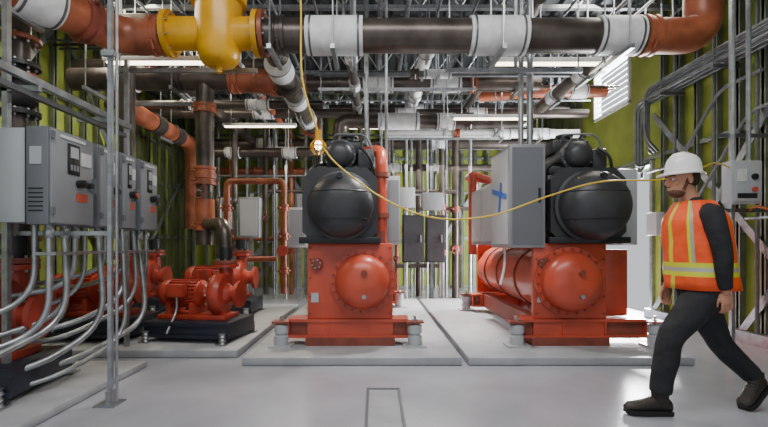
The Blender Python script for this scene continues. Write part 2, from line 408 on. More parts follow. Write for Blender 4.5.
b = MB('overhead_supply_pipe')
b.cyl((-1.1, 7.4, 3.8), (2.7, 7.4, 3.8), .125, PIPE, seg=24)
for x in (.05, 1.15): band(b, (x, 7.4, 3.8), (1, 0, 0), .125, .5)
for x in (.05, 1.15, 2.3): hanger(b, x, 7.4, 3.8, .14)
coupling(b, (-.6, 7.4, 3.8), (1, 0, 0), .125, PIPE); coupling(b, (1.6, 7.4, 3.8), (1, 0, 0), .125)
b.tube([(-1.1, 7.4, 3.8), (-1.5, 7.4, 3.8), (-1.5, 8.6, 3.8)], .13, RUST, 20, .25)
b.done()
b = MB('overhead_return_pipe')
b.tube([(-.6, 7.65, 2.9), (-.6, 7.65, 3.25), (2.55, 7.65, 3.25), (2.55, 7.65, 3.5)], .12, PIPE, 24, .25)
band(b, (.4, 7.65, 3.25), (1, 0, 0), .12, .7); band(b, (1.2, 7.65, 3.25), (1, 0, 0), .12, .3)
for x in (0.1, 1.2, 2.1): hanger(b, x, 7.65, 3.25, .15)
coupling(b, (1.6, 7.65, 3.25), (1, 0, 0), .12, PIPE)
b.done()
b = MB('overhead_vent_pipe')
b.tube([(2.0, 8.6, 4.0), (2.9, 8.2, 3.95), (4.2, 8.2, 3.95)], .11, RUST, 20, .3); hanger(b, 3.3, 8.2, 3.95, .12); band(b, (3.7, 8.2, 3.95), (1, 0, 0), .11, .3)
b.cyl((1.6, 6.1, 3.95), (4.2, 6.1, 3.95), .06, RUST, seg=14); hanger(b, 2.2, 6.1, 3.95, .07); hanger(b, 3.6, 6.1, 3.95, .07)
b.done()
b = MB('overhead_makeup_pipe')
b.tube([(-3.9, 6.6, 3.55), (-3.9, 7.2, 3.3), (-3.9, 9.6, 3.3), (-3.9, 9.6, 1.5)], .15, RUST, 22, .3)
band(b, (-3.9, 8.0, 3.3), (0, 1, 0), .15, .3, PIPE); band(b, (-3.9, 8.8, 3.3), (0, 1, 0), .15, .3, PIPE)
b.tube([(-3.4, 9.5, 3.1), (-1.2, 9.5, 3.1), (-1.2, 9.5, 4.2)], .1, PIPE, 20, .3)
for x in (-3.0, -1.8): band(b, (x, 9.5, 3.1), (1, 0, 0), .1, .3); hanger(b, x, 9.5, 3.1, .12)
hanger(b, -3.9, 8.4, 3.3, .17)
b.done()
for (x0, x1, y, z, r, m, bands) in ((-4.6, 4.2, 8.9, 3.75, .09, PIPE, (-2.2, .6, 2.0)), (-4.6, -1.4, 6.9, 3.9, .1, PIPE, (-3.6, -2.4)), (-4.6, 4.2, 10.7, 3.55, .12, PIPE, (-2.6, -.4, 1.5)), (-.9, 4.2, 5.7, 3.75, .05, GALD, ()), (-4.6, 4.2, 9.8, 4.1, .1, PIPE, (-1.2, .9)), (-4.6, -.2, 11.3, 3.0, .09, RUST, (-1.4,)), (-4.7, -2.2, 5.2, 3.75, .07, PIPE, (-3.3,)), (-.3, 3.2, 10.2, 2.9, .08, PIPE, (.4, 1.4)), (-.8, 2.9, 6.5, 3.62, .045, GALD, (.9,)), (-4.6, -.9, 7.7, 3.55, .07, PIPE, (-3.1, -2.0)), (.2, 4.2, 9.3, 3.45, .09, WHT, (2.6, 3.4))):
    b = MB('overhead_header_pipe')
    b.cyl((x0, y, z), (x1, y, z), r, m, seg=18)
    for x in bands or (x0+.5, x1-.5):
        if bands: band(b, (x, y, z), (1, 0, 0), r, .4)
        hanger(b, x, y, z, r+.02)
    coupling(b, (x0+(x1-x0)*.37, y, z), (1, 0, 0), r, RUST if r > .08 else PIPE)
    b.done()
for (x, z, r, m, y0, y1) in ((-2.9, 3.6, .09, PIPE, 4.9, 11), (-.3, 3.5, .06, PIPE, 5.2, 10), (.75, 3.95, .1, WHT, 6.0, 11), (2.95, 3.6, .1, PIPE, 5.0, 8.0), (-2.0, 3.75, .06, RUST, 5.2, 11), (1.9, 4.0, .07, PIPE, 5.2, 11), (-3.5, 3.95, .05, GALD, 5.0, 11)):
    b = MB('overhead_branch_pipe')
    b.cyl((x, y0, z), (x, y1, z), r, m, seg=16)
    for y in (y0+.4, y0+1.4, y0+2.4): band(b, (x, y, z), (0, 1, 0), r, .28); hanger(b, x, y, z, r+.02)
    b.done()

b = MB('red_branch_piping')
b.tube([(-2.6, 7.9, .08), (-2.6, 7.9, 2.27), (-1.6, 7.9, 2.27), (-1.6, 7.9, .3)], .055, RUST, 14, .12)
b.tube([(-2.45, 8.05, .9), (-1.75, 8.05, .9)], .05, RUST, 12)
for z in (.7, 1.3, 1.8): coupling(b, (-1.6, 7.9, z), (0, 0, 1), .055); coupling(b, (-2.6, 7.9, z), (0, 0, 1), .055)
b.lathe((-1.6, 7.8, 1.05), (0, -1, 0), [(.09, 0), (.1, .01), (.1, .02), (.09, .03)], RED, 20)
b.wheel((-2.6, 7.84, 1.1), (0, -1, 0), .09, RED)
b.done()
b = MB('pipe_riser')
b.tube([(-2.9, 8.35, .0), (-2.9, 8.35, 2.0), (-2.9, 9.3, 2.0), (-2.9, 9.3, 4.1)], .06, PIPE, 14, .12)
b.done()
random.seed(11)
b = MB('rear_riser_manifold')
for (x, y, r, m, z0, z1) in ((.28, 9.6, .06, PIPE, 0, 3.6), (.48, 9.9, .045, RUST, 0, 2.7), (.66, 9.5, .03, GAL, 0, H), (.98, 10.1, .07, PIPE, 0, 4.1), (1.22, 9.7, .04, GAL, .0, H), (1.42, 9.6, .06, PIPE, 0, 3.2), (1.75, 9.8, .08, PIPE, 0, 3.6), (2.05, 9.7, .04, GAL, 0, H), (-.15, 9.9, .05, GALD, 0, H), (.12, 9.4, .03, GAL, 0, H), (1.6, 10.1, .025, GAL, 0, H), (.8, 9.9, .025, GAL, 0, H), (1.1, 9.45, .02, GAL, 0, H), (-1.3, 10.3, .06, PIPE, 0, 3.2), (-1.6, 10.4, .04, GAL, 0, H), (-1.95, 10.5, .05, RUST, 0, 3.5), (-2.3, 10.5, .03, GAL, 0, H), (-2.55, 10.5, .06, PIPE, 0, 4.0), (-3.1, 10.9, .04, GAL, 0, H), (-3.5, 10.9, .07, RUST, 0, 3.5), (-3.75, 10.8, .03, GAL, 0, H), (-1.1, 9.2, .02, GAL, 0, H), (-1.9, 9.6, .025, GAL, 0, H), (-2.15, 9.6, .02, GALD, 0, H)):
    b.cyl((x, y, z0), (x, y, z1), r, m, seg=12)
    if r > .04:
        for z in (random.uniform(.5, 1.1), random.uniform(1.4, 2.2)): coupling(b, (x, y, z), (0, 0, 1), r, random.choice((RUST, PIPE, REDD)))
        b.wheel((x, y-r, random.uniform(.9, 1.8)), (0, -1, 0), .1, REDD)
for (x0, x1, y, z, r, m) in ((.28, 1.75, 9.7, 2.3, .05, PIPE), (.48, 1.42, 9.8, .7, .05, PIPE), (.98, 2.3, 9.9, 1.95, .045, PIPE), (-2.55, -1.3, 10.5, 2.4, .05, PIPE), (-3.5, -1.95, 10.8, 1.3, .05, RUST), (-3.6, .2, 10.4, 2.75, .03, GAL)):
    b.cyl((x0, y, z), (x1, y, z), r, m, seg=12)
b.done()

# ------------------------------------------------------------------ pumps
def pump(x, y, ang, z0=.08, S=1.0):
    R_ = REDP
    b = MB('centrifugal_pump')
    zz0 = z0; z0 = 0
    b.box(-.55, .55, -.38, .38, z0+.05, z0+.25, INERT, bev=.01)
    b.box(-.57, .57, -.4, -.38, z0+.06, z0+.1, INERT); b.box(-.57, .57, -.4, -.38, z0+.2, z0+.24, INERT)
    for sx in (-.5, .5):
        for sy in (-.42, .42):
            b.box(sx-.06, sx+.06, sy-.06, sy+.06, z0, z0+.015, GAL)
            b.lathe((sx, sy, z0+.015), (0, 0, 1), [(.045, 0), (.035, .02), (.045, .04), (.035, .06), (.045, .08), (.035, .1), (.045, .12)], GAL, 12)
    b.box(-.5, .42, -.2, .2, z0+.25, z0+.31, R_, bev=.01)
    az = z0+.56; r = .175
    b.cyl((-.42, 0, az), (.0, 0, az), r-.012, R_, seg=30)
    for i in range(22):
        a = 2*math.pi*i/22; M = Matrix.Translation((-.21, 0, az)) @ Matrix.Rotation(a, 4, 'X')
        b.box(-.19, .19, -.005, .005, r-.02, r+.012, R_, M=M)
    b.lathe((-.4, 0, az), (-1, 0, 0), [(r, 0), (r+.005, .02), (r, .09), (r*.8, .13), (.07, .15), (0, .15)], R_, 30)
    for i in range(6): b.lathe((-.551, 0, az), (-1, 0, 0), [(.03+.018*i, 0), (.036+.018*i, 0), (.036+.018*i, .004), (.03+.018*i, .004)], REDD, 20)
    b.lathe((0, 0, az), (1, 0, 0), [(r, 0), (r, .02), (.1, .06), (.08, .1), (.08, .18), (.12, .2)], R_, 28)
    b.box(-.32, -.1, -.29, -.15, az-.02, az+.14, R_, bev=.012)
    b.tube([(-.2, -.24, az-.02), (-.2, -.24, az-.2), (-.2, -.45, z0+.12)], .016, GAL, 8, .1)
    for sx in (-.36, -.05): b.box(sx-.03, sx+.03, -.17, .17, z0+.3, az-.1, R_)
    b.lathe((.18, 0, az), (1, 0, 0), [(.14, 0), (.25, .01), (.27, .03), (.28, .07), (.27, .12), (.24, .16), (.14, .18)], R_, 34)
    b.bolts((.185, 0, az), (-1, 0, 0), .225, 12, .012, .02, GAL)
    b.lathe((.36, 0, az), (1, 0, 0), [(.14, 0), (.1, .05), (.1, .14), (.17, .14), (.17, .18), (.1, .18)], R_, 28)
    b.box(.2, .34, -.1, .1, z0+.3, az-.2, R_)
    b.cyl((.27, .12, az), (.27, .12, az+.34), .09, R_, seg=22)
    b.flange((.27, .12, az+.36), (0, 0, 1), .06, .16, .04, R_)
    b.flange((.27, .12, az+.41), (0, 0, 1), .06, .16, .04, REDD)
    b.cyl((.27, .12, az+.42), (.27, .12, az+.6), .09, BLK2, seg=20)
    b.xform(Matrix.Translation((x, y, zz0)) @ Matrix.Rotation(ang, 4, 'Z') @ Matrix.Diagonal((S, S, S, 1)))
    return b
b = pump(-2.02, 5.25, -.15, S=.9)
b.tube([(-1.77, 5.32, 1.1), (-1.8, 5.36, 1.4), (-2.25, 5.95, 1.42)], .08, PIPE, 18, .18)
b.done()
b = pump(-3.25, 5.3, -.1); b.cyl((-2.97, 5.39, 1.2), (-2.97, 5.39, 3.3), .09, PIPE, seg=18)
b.lathe((-2.97, 5.39, 1.6), (0, 0, 1), [(.09, 0), (.12, 0), (.12, .1), (.09, .1)], RUST, 20); b.done()
b = pump(-3.05, 3.35, .1, .06); b.done()
b = pump(-2.4, 7.05, 0); b.done()
b = pump(-3.9, 7.3, 0); b.done()

b = MB('suction_riser_pipe')
xx, yy = -3.12, 3.95
b.cyl((xx, yy, 1.05), (xx, yy, 3.2), .085, PIPE, seg=20)
for i, z in enumerate((1.1, 1.2, 1.38, 1.48, 2.3, 2.62, 2.72, 2.95)): b.flange((xx, yy, z), (0, 0, 1), .08, .16, .035, RUST if i % 2 else BLK2)
b.lathe((xx, yy, 2.34), (0, 0, 1), [(.08, 0), (.13, .05), (.15, .12), (.13, .2), (.08, .26)], BLK2, 20)
b.done()

# ------------------------------------------------------------------ control cabinets
def vfd(y0, y1, knob=BLK2):
    b = MB('motor_control_cabinet')
    z0, z1 = 1.29, 1.96
    b.box(-2.56, -2.37, y0+.01, y1-.01, z0+.015, z1-.01, GREYL, bev=.006)
    b.box(-2.37, -2.215, y0, y1, z0, z1, GREYD, bev=.008)
    b.box(-2.215, -2.2, y0+.012, y1-.012, z0+.012, z1-.012, GREY, bev=.004)
    b.box(-2.372, -2.366, y0-.002, y1+.002, z0, z1, BLK2)
    w = y1-y0; yc = y0+w*.6
    b.box(-2.2, -2.192, y0+w*.35, y0+w*.62, 1.66, 1.88, BLK2, bev=.003)
    b.box(-2.193, -2.190, y0+w*.4, y0+w*.58, 1.78, 1.86, GREYL)
    for k in range(3): b.box(-2.193, -2.189, y0+w*(.4+.07*k), y0+w*(.44+.07*k), 1.69, 1.73, GREY)
    b.box(-2.2, -2.194, y0+w*.55, y0+w*.8, 1.47, 1.53, RED); b.box(-2.2, -2.194, y0+w*.2, y0+w*.75, 1.905, 1.925, WHT)
    b.box(-2.2, -2.194, y0+w*.66, y0+w*.9, 1.74, 1.84, WHT)
    b.cyl((-2.2, yc, 1.6), (-2.15, yc, 1.6), .03, BLK2, seg=14); b.cyl((-2.15, yc, 1.6), (-2.14, yc, 1.6), .018, knob, seg=12)
    b.cyl((-2.2, y0+w*.82, 1.6), (-2.16, y0+w*.82, 1.6), .022, knob, seg=12)
    b.box(-2.2, -2.17, y1-.035, y1-.02, 1.55, 1.66, GREYD)
    for z in (1.36, 1.88): b.box(-2.2, -2.185, y0+.0, y0+.03, z, z+.05, GREYD)
    for i in range(6): b.box(-2.35, -2.25, y0-.003, y0, 1.38+i*.03, 1.39+i*.03, BLK2)
    b.box(-2.34, -2.26, y0-.004, y0, 1.7, 1.82, GREYL)
    return b
for (a, c, k) in ((3.05, 3.53, BLK2), (3.60, 3.86, BLK2), (3.92, 4.15, RED), (4.23, 4.56, BLK2)): vfd(a, c, k).done()
b = MB('strut_rack')
for y in (3.2, 4.75):
    b.box(-2.64, -2.6, y-.02, y+.02, .08 if y > 4.5 else .06, 3.1, GAL)
for z in (1.38, 1.8): b.box(-2.6, -2.565, 2.0, 4.8, z, z+.04, GAL)
b.box(-2.42, -2.38, 1.9, 4.4, 2.28, 2.33, GAL); b.box(-2.47, -2.43, 1.9, 4.4, 2.2, 2.24, GALD)
for y in (2.4, 3.2, 4.0): b.box(-2.64, -2.38, y-.02, y+.02, 2.24, 2.28, GAL)
b.box(-1.925, -1.895, 3.235, 3.265, 0, H, GAL)
b.box(-1.99, -1.84, 3.17, 3.33, 0, .012, GAL); b.box(-1.93, -1.89, 3.22, 3.28, 0, .1, GAL)
b.box(-2.6, -1.9, 3.265, 3.285, 1.22, 1.25, GAL)
b.box(-1.95, -1.86, 3.2, 3.235, 2.5, 2.54, GAL); b.cyl((-1.865, 3.25, .02), (-1.865, 3.25, H), .011, GAL, seg=8)
b.done()
b = MB('flexible_conduit_bundle')
def cd(pts, r=.02): b.tube(pts, r, GAL, 10, .26, 8)
cd([(-2.28, 3.15, 1.29), (-2.28, 3.15, .55), (-2.6, 2.7, .42), (-3.3, 2.3, .4)], .022)
cd([(-2.28, 3.3, 1.29), (-2.25, 3.3, .6), (-2.5, 2.6, .35), (-3.0, 2.1, .3)], .022)
cd([(-2.28, 3.42, 1.29), (-2.28, 3.42, .85), (-2.9, 3.2, .72), (-3.6, 3.1, .72)], .022)
cd([(-2.28, 3.7, 1.29), (-2.22, 3.7, .5), (-2.45, 3.2, .25), (-3.1, 2.8, .22)], .024)
cd([(-2.28, 3.8, 1.29), (-2.28, 3.8, .95), (-2.75, 3.7, .82), (-3.5, 3.4, .82)], .02)
cd([(-2.28, 4.0, 1.29), (-2.2, 4.0, .7), (-2.4, 3.5, .5), (-3.2, 3.0, .5)], .022)
cd([(-2.28, 4.08, 1.29), (-2.28, 4.08, .9), (-2.8, 4.3, .75), (-3.3, 4.9, .7)], .02)
cd([(-2.3, 4.35, 1.29), (-2.2, 4.35, .42), (-2.5, 3.6, .18), (-3.0, 3.2, .16)], .024)
cd([(-2.28, 4.48, 1.29), (-2.28, 4.48, .9), (-2.5, 4.9, .75), (-2.6, 5.1, .7)], .02)
cd([(-2.42, 3.2, 1.29), (-2.42, 3.2, .75), (-2.7, 2.8, .62), (-3.4, 2.4, .6)], .02)
cd([(-2.42, 3.5, 1.29), (-2.38, 3.5, .62), (-2.7, 3.0, .48), (-3.4, 2.7, .46)], .02)
cd([(-2.36, 3.66, 1.29), (-2.36, 3.66, .75), (-2.8, 3.3, .6), (-3.6, 3.0, .6)], .018)
cd([(-2.3, 4.28, 1.29), (-2.26, 4.28, .62), (-2.6, 3.7, .36), (-3.3, 3.3, .34)], .02)
cd([(-2.22, 3.95, 1.29), (-2.18, 3.95, .35), (-2.4, 3.3, .14), (-3.0, 2.9, .12)], .018)
ys = (3.15, 3.3, 3.42, 3.7, 3.8, 4.0, 4.08, 4.35, 4.48)
for y in ys:
    b.lathe((-2.28, y, 1.2), (0, 0, 1), [(.026, 0), (.034, .01), (.034, .05), (.028, .06), (.028, .09)], GAL, 10)
b.box(-2.35, -2.2, 3.1, 4.5, 1.08, 1.1, GAL)
b.done()

# ------------------------------------------------------------------ right-hand equipment
b = MB('junction_box')
X0 = 3.66
b.box(X0, X0+.32, 4.62, 4.76, 1.58, 2.02, GREYL, bev=.012); b.box(X0+.02, X0+.30, 4.605, 4.62, 1.6, 2.0, GREYL, bev=.004)
b.box(X0+.05, X0+.14, 4.595, 4.606, 1.8, 1.93, WHT); b.cyl((X0+.22, 4.605, 1.85), (X0+.22, 4.58, 1.85), .03, BLK2); b.cyl((X0+.22, 4.605, 1.72), (X0+.22, 4.58, 1.72), .025, RED)
b.box(X0+.05, X0+.25, 4.6, 4.606, 1.63, 1.68, BLK2)
b.box(3.78, 3.82, 4.77, 4.81, 0, H, GAL)
b.cyl((3.74, 4.7, 2.02), (3.74, 4.7, H), .015, GAL, seg=8); b.cyl((3.90, 4.7, 2.02), (3.90, 4.7, H), .022, GAL, seg=8)
b.box(3.66, 4.38, 4.8, 4.83, 1.5, 1.54, GALD); b.box(3.66, 4.38, 4.8, 4.83, 2.3, 2.34, GALD); b.done()
b = MB('conduit_rack')
for i, (x, z) in enumerate(((4.1, 3.5), (4.18, 3.5), (4.26, 3.5), (4.1, 3.36), (4.2, 3.36), (4.3, 3.36))):
    b.tube([(x, 3.8, z), (x, 6.85+.08*i, z), (x, 6.85+.08*i, z-.7-.1*i), (XR-.13, 6.95+.08*i, z-.9)], .022, GALD, 10, .2)
for y in (4.4, 5.4, 6.4): b.box(4.04, XR-.1, y-.02, y+.02, 3.28, 3.32, GALD); b.cyl((4.06, y, 3.28), (4.06, y, H), .008, GALD, seg=6)
b.tube([(4.3, 5.0, 3.1), (4.3, 5.6, 3.1), (4.3, 6.4, 2.3), (4.3, 7.1, 2.3)], .022, GREYD, 8, .2)
b.tube([(4.33, 4.4, 2.7), (4.33, 5.2, 2.7), (4.33, 6.2, 1.6), (4.33, 6.2, .2)], .02, GREYD, 8, .2)
for y in (5.1, 5.75, 6.5): b.cyl((4.33, y, .14), (4.33, y, 4.9), .02, GALD, seg=8)
b.box(4.25, 4.38, 6.8, 7.05, 1.3, 1.65, GREYL, bev=.01)
b.done()
b = MB('hose_coil')
for k in range(5):
    pts = []
    for i in range(25):
        a = 2*math.pi*i/24; pts.append((3.95+.02*k+.1*math.sin(a), 4.35+.03*k, 1.05+(.42+.02*k)*math.cos(a)))
    b.sweep(pts, .013, ORH, 8)
b.spline([(4.0, 4.4, 1.45), (4.0, 4.7, 1.55), (4.0, 4.8, 1.52)], .013, ORH)
b.box(3.93, 4.08, 4.3, 4.79, 1.42, 1.44, GAL)
b.done()
b = MB('timber_plank'); b.bar((4.3, 3.9, .12), (4.3, 4.5, 2.2), .04, .12, BRN); b.done()

# ------------------------------------------------------------------ cord & temp lamp
b = MB('temporary_work_light')
b.spline([(-.75, 4.3, H), (-.72, 4.28, 4.2), (-.70, 4.25, 3.4), (-.68, 4.22, 2.7), (-.53, 4.2, 2.2)], .009, YCORD)
b.cyl((-.53, 4.2, 2.22), (-.53, 4.2, 2.12), .03, YEL, seg=14)
b.ell((-.53, 4.2, 2.08), (.035, .035, .045), TAPE, 14)
for i in range(8):
    a = 2*math.pi*i/8; c, s_ = math.cos(a), math.sin(a)
    b.spline([(-.53+.03*c, 4.2+.03*s_, 2.14), (-.53+.075*c, 4.2+.075*s_, 2.07), (-.53+.03*c, 4.2+.03*s_, 1.99)], .004, YEL, 6)
b.lathe((-.53, 4.2, 2.07), (0, 0, 1), [(.07, 0), (.078, 0), (.078, .006), (.07, .006)], YEL, 20)
b.done()
b = MB('extension_cord')
b.spline([(-.53, 4.2, 2.16), (-.4, 4.2, 1.95), (-.1, 4.2, 1.70), (.2, 4.2, 1.52), (.48, 4.2, 1.42), (.78, 4.2, 1.39), (1.15, 4.2, 1.44), (1.6, 4.2, 1.60), (2.1, 4.2, 1.74), (2.66, 4.2, 1.76), (3.05, 4.3, 1.86), (3.4, 4.5, 1.97), (3.66, 4.65, 1.95)], .0075, YCORD)
b.done()

# ------------------------------------------------------------------ glowing strips and ceiling conduits
def strip(x0, x1, y, z):  # glowing bars added in place of lit trapeze struts
    b = MB('glow_strip'); b.box(x0, x1, y-.06, y+.06, z, z+.05, WHT, bev=.008); b.box(x0+.03, x1-.03, y-.035, y+.035, z-.02, z, TAPE, bev=.006)
    for x in (x0+.15, x1-.15): b.cyl((x, y, z+.05), (x, y, H), .006, GAL, seg=6)
    b.done()
strip(1.2, 2.45, 7.0, 3.12); strip(-3.0, -1.6, 5.0, 3.18); strip(1.35, 2.6, 5.2, 3.25); strip(-2.9, -1.5, 8.6, 3.42); strip(-.6, .6, 10.0, 3.75)
def trapeze(x0, x1, y, z):
    b = MB('trapeze_hanger')
    b.box(x0, x1, y-.02, y+.02, z, z+.045, GAL)
    for x in (x0+.04, x1-.04): b.cyl((x, y, z-.03), (x, y, H), .008, GAL, seg=6)
    b.done()
for t in ((-2.75, -1.25, 4.78, 2.98), (.75, 2.2, 4.78, 2.98), (-3.4, -2.4, 6.3, 3.1), (-.9, 1.6, 7.15, 3.6), (0.2, 2.6, 9.2, 3.3), (-2.4, .2, 10.05, 3.3)): trapeze(*t)
b = MB('ceiling_conduits')
for i in range(20):
    x = -4.5+i*.45+random.uniform(-.12, .12); z = random.choice((4.3, 4.4, 4.15))
    b.cyl((x, 4.6, z), (x, YB-.15, z), random.choice((.018, .025, .035)), random.choice((GAL, GALD)), seg=8)
    for y in (5.4, 7.8, 10.2): b.cyl((x, y, z), (x, y, H), .006, GAL, seg=5)
for y, z in ((5.0, 4.05), (5.15, 4.05), (5.9, 4.1), (6.7, 4.2), (6.85, 4.2), (7.0, 4.2), (8.1, 4.0), (8.25, 4.0), (9.2, 4.1), (10.6, 4.25), (11.3, 3.9), (11.5, 3.6)):
    b.cyl((XL+.1, y, z), (XR-.1, y, z), random.choice((.02, .03)), random.choice((GAL, GALD, PIPE)), seg=8)
b.done()
b = MB('chiller_feed_conduits')
for (x, y, r, z0) in ((1.72, 5.0, .035, 2.22), (1.62, 5.0, .03, 2.22)): b.cyl((x, y, z0), (x, y, H), r, GAL, seg=10)
b.done()
b = MB('chiller_feed_conduits')
for (x, y, r, z0) in ((-.12, 6.2, .03, 2.0), (.14, 5.6, .02, 1.95)): b.cyl((x, y, z0), (x, y, H), r, GAL, seg=10)
b.done()
b = MB('vertical_conduits')
random.seed(3)
for i in range(30):
    x = -4.5+i*.29+random.uniform(-.1, .1)
    b.cyl((x, YB-.18, random.choice((0, 0, 1.2))), (x, YB-.18, random.choice((H, 3.6, 3.0))), random.choice((.015, .022, .03)), random.choice((GAL, GALD, STUD)), seg=8)
b.done()
b = MB('rear_electrical_panel')
for (x0, x1, z0, z1, y, m) in ((.55, .98, .8, 1.75, 9.0, BLK2), (1.02, 1.4, .8, 1.75, 9.0, BLK2), ):
    b.box(x0, x1, y, y+.2, z0, z1, m, bev=.01); b.box(x0+.03, x1-.03, y-.01, y, z0+.03, z1-.03, BLK); b.box(x1-.08, x1-.05, y-.03, y-.01, 1.2, 1.35, GAL)
for x in (.6, 1.32): b.box(x, x+.04, 9.2, 9.24, 0, 2.2, GAL)
b.box(.5, 1.45, 9.2, 9.24, 1.2, 1.24, GAL)
b.box(.5, .8, 9.0, 9.2, 1.9, 2.3, GREYL, bev=.01); b.box(.95, 1.35, 9.0, 9.2, 1.85, 2.2, GREY, bev=.01); b.box(.5, 1.45, 9.2, 9.24, 2.16, 2.2, GAL); b.done()
b = MB('wall_control_box')
b.box(-2.72, -2.3, 8.95, 9.15, 1.3, 2.1, GREY, bev=.01); b.box(-2.68, -2.35, 8.94, 8.95, 1.34, 2.06, GREYL); b.box(-2.55, -2.48, 9.15, 9.19, 0, 2.2, GAL); b.done()
b = MB('wall_control_box')
b.box(-1.75, -1.35, 9.0, 9.2, 1.1, 1.9, GREYL, bev=.01); b.box(-1.7, -1.4, 8.99, 9.0, 1.15, 1.85, GREY); b.box(-1.6, -1.5, 9.2, 9.24, 0, 2.2, GAL); b.done()
b = MB('wall_control_box')
b.box(-3.5, -3.2, 9.9, 10.1, 1.5, 2.2, GREYL, bev=.01); b.box(-3.46, -3.24, 9.89, 9.9, 1.54, 2.16, GREY); b.box(-3.4, -3.3, 10.1, 10.14, 0, 2.4, GAL); b.done()
b = MB('air_separator_tank')
b.lathe((-.95, 9.7, .0), (0, 0, 1), [(.2, 0), (.2, .35), (.28, .4), (.3, .5), (.3, 1.2), (.25, 1.34), (.1, 1.42), (.06, 1.44), (.06, 1.8)], GREYD, 26)
b.flange((-.95, 9.7, 1.5), (0, 0, 1), .06, .14, .04, RUST); b.done()

# ------------------------------------------------------------------ worker
root = bpy.data.objects.new('construction_worker', None); sc.collection.objects.link(root)
SKIN = mat('skin', (190, 136, 108), .5, 0, .06, 20)
HAIR = mat('dark_hair', (52, 38, 30), .8, 0, .3, 60)
BEARD = mat('stubble', (92, 62, 48), .8, 0, .25, 120)
CLO  = mat('black_cloth', (32, 33, 38), .8, 0, .25, 10, .8, bscale=11)
VEST = mat('hi_vis_orange', (244, 86, 30), .6, 0, .12, 8, .6, bscale=12)
LIME = mat('hi_vis_yellow', (214, 214, 50), .5, 0, .03)
SILV = mat('reflective_silver', (180, 180, 170), .3, .2, .03)
BOOT = mat('boot_leather', (42, 34, 30), .55, 0, .25, 20, .3)
SOLE = mat('boot_sole', (22, 20, 20), .7, 0, .1)
EYEW = mat('eye_white', (220, 216, 208), .3)

def remesh(ob, vox, it=6):
    m = ob.modifiers.new('remesh', 'REMESH'); m.mode = 'VOXEL'; m.voxel_size = vox; m.use_smooth_shade = True
    s_ = ob.modifiers.new('smooth', 'SMOOTH'); s_.factor = .5; s_.iterations = it
def rings(b, rs, m, seg=28, cap=True, matf=None):
    vs = []; fs = []
    for (cx, cy, cz, rx, ry) in rs:
        for i in range(seg):
            a = 2*math.pi*i/seg; c, s_ = math.cos(a), math.sin(a)
            k = 1/((abs(c)**2.4+abs(s_)**2.4)**(1/2.4))
            wob = 1+.018*math.sin(5*a+cz*22)+.014*math.sin(3*a-cz*31) if matf else 1
            vs.append((cx+rx*c*k*wob, cy+ry*s_*k*wob, cz))
    n = len(rs)
    for q in range(n-1):
        for i in range(seg):
            j = (i+1) % seg
            f = [q*seg+i, q*seg+j, (q+1)*seg+j, (q+1)*seg+i]
            if matf: b.add([vs[t] for t in f], [[0, 1, 2, 3]], matf(q, i))
            else: fs.append(f)
    if not matf:
        if cap: fs += [list(range(seg))[::-1], [(n-1)*seg+i for i in range(seg)]]
        b.add(vs, fs, m)
CY = 3.12
b = MB('clothed_body')
rings(b, [(2.25, CY, .78, .10, .15), (2.25, CY, .86, .125, .17), (2.25, CY, .95, .12, .165), (2.25, CY, 1.05, .115, .155), (2.245, CY, 1.2, .125, .175), (2.235, CY, 1.32, .12, .19), (2.225, CY, 1.40, .09, .16), (2.20, CY, 1.45, .06, .08), (2.19, CY, 1.48, .06, .062)], CLO)
b.sweep([(2.2, 2.98, 1.385), (2.185, 2.925, 1.36), (2.195, 2.90, 1.27), (2.215, 2.88, 1.15), (2.225, 2.875, 1.07), (2.235, 2.885, .98), (2.25, 2.90, .90), (2.26, 2.905, .865)], [.05, .074, .068, .061, .056, .052, .047, .046], CLO, 16)
b.sweep([(2.22, 3.26, 1.385), (2.22, 3.32, 1.36), (2.22, 3.35, 1.25), (2.22, 3.365, 1.08), (2.19, 3.36, .97), (2.17, 3.34, .87)], [.05, .072, .064, .053, .048, .042], CLO, 16)
b.sweep([(2.25, 3.04, .90), (2.22, 3.03, .82), (2.12, 3.03, .69), (2.0, 3.03, .55), (1.975, 3.03, .48), (1.965, 3.035, .38), (1.94, 3.04, .25), (1.93, 3.045, .15)], [.11, .12, .104, .085, .078, .080, .072, .07], CLO, 20)
b.sweep([(2.25, 3.2, .90), (2.28, 3.2, .82), (2.35, 3.2, .66), (2.42, 3.2, .52), (2.455, 3.2, .45), (2.53, 3.205, .37), (2.63, 3.21, .28), (2.70, 3.215, .215)], [.11, .12, .106, .085, .078, .077, .07, .068], CLO, 20)
ob = b.done(root); remesh(ob, .012, 4)
b = MB('safety_vest')
zs = [.85, .90, .94, .972, 1.0, 1.032, 1.10, 1.17, 1.24, 1.30, 1.35, 1.39, 1.42, 1.445]
def vr(z):
    t = (z-.85)/.6
    if t > .8:
        u = (t-.8)/.2; return (2.262-.055*t, CY, z, .165-.075*u, .215-.10*u)
    return (2.262-.055*t, CY, z, .188-.025*t, .22-.01*t)
SEG = 72
def vm(q, i):
    if q in (2, 4): return LIME
    if q == 3: return SILV
    a = (i+.5)/SEG*360
    if q > 4:
        for c0 in (50, 138, 222, 310):
            dd = abs(a-c0)
            if dd < 2.6: return SILV
            if dd < 5.1: return LIME
    if abs(a-180) < 2.6: return LIME
    return VEST
rings(b, [vr(z) for z in zs], VEST, SEG, matf=vm)
ob = b.done(root, angle=60)
bm = bmesh.new(); bm.from_mesh(ob.data); bmesh.ops.remove_doubles(bm, verts=bm.verts, dist=.0005); bmesh.ops.recalc_face_normals(bm, faces=bm.faces); bm.to_mesh(ob.data); bm.free()
so = ob.modifiers.new('solid', 'SOLIDIFY'); so.thickness = .008; so.offset = 1
hx, hy, hz = 2.125, CY, 1.595
b = MB('head')
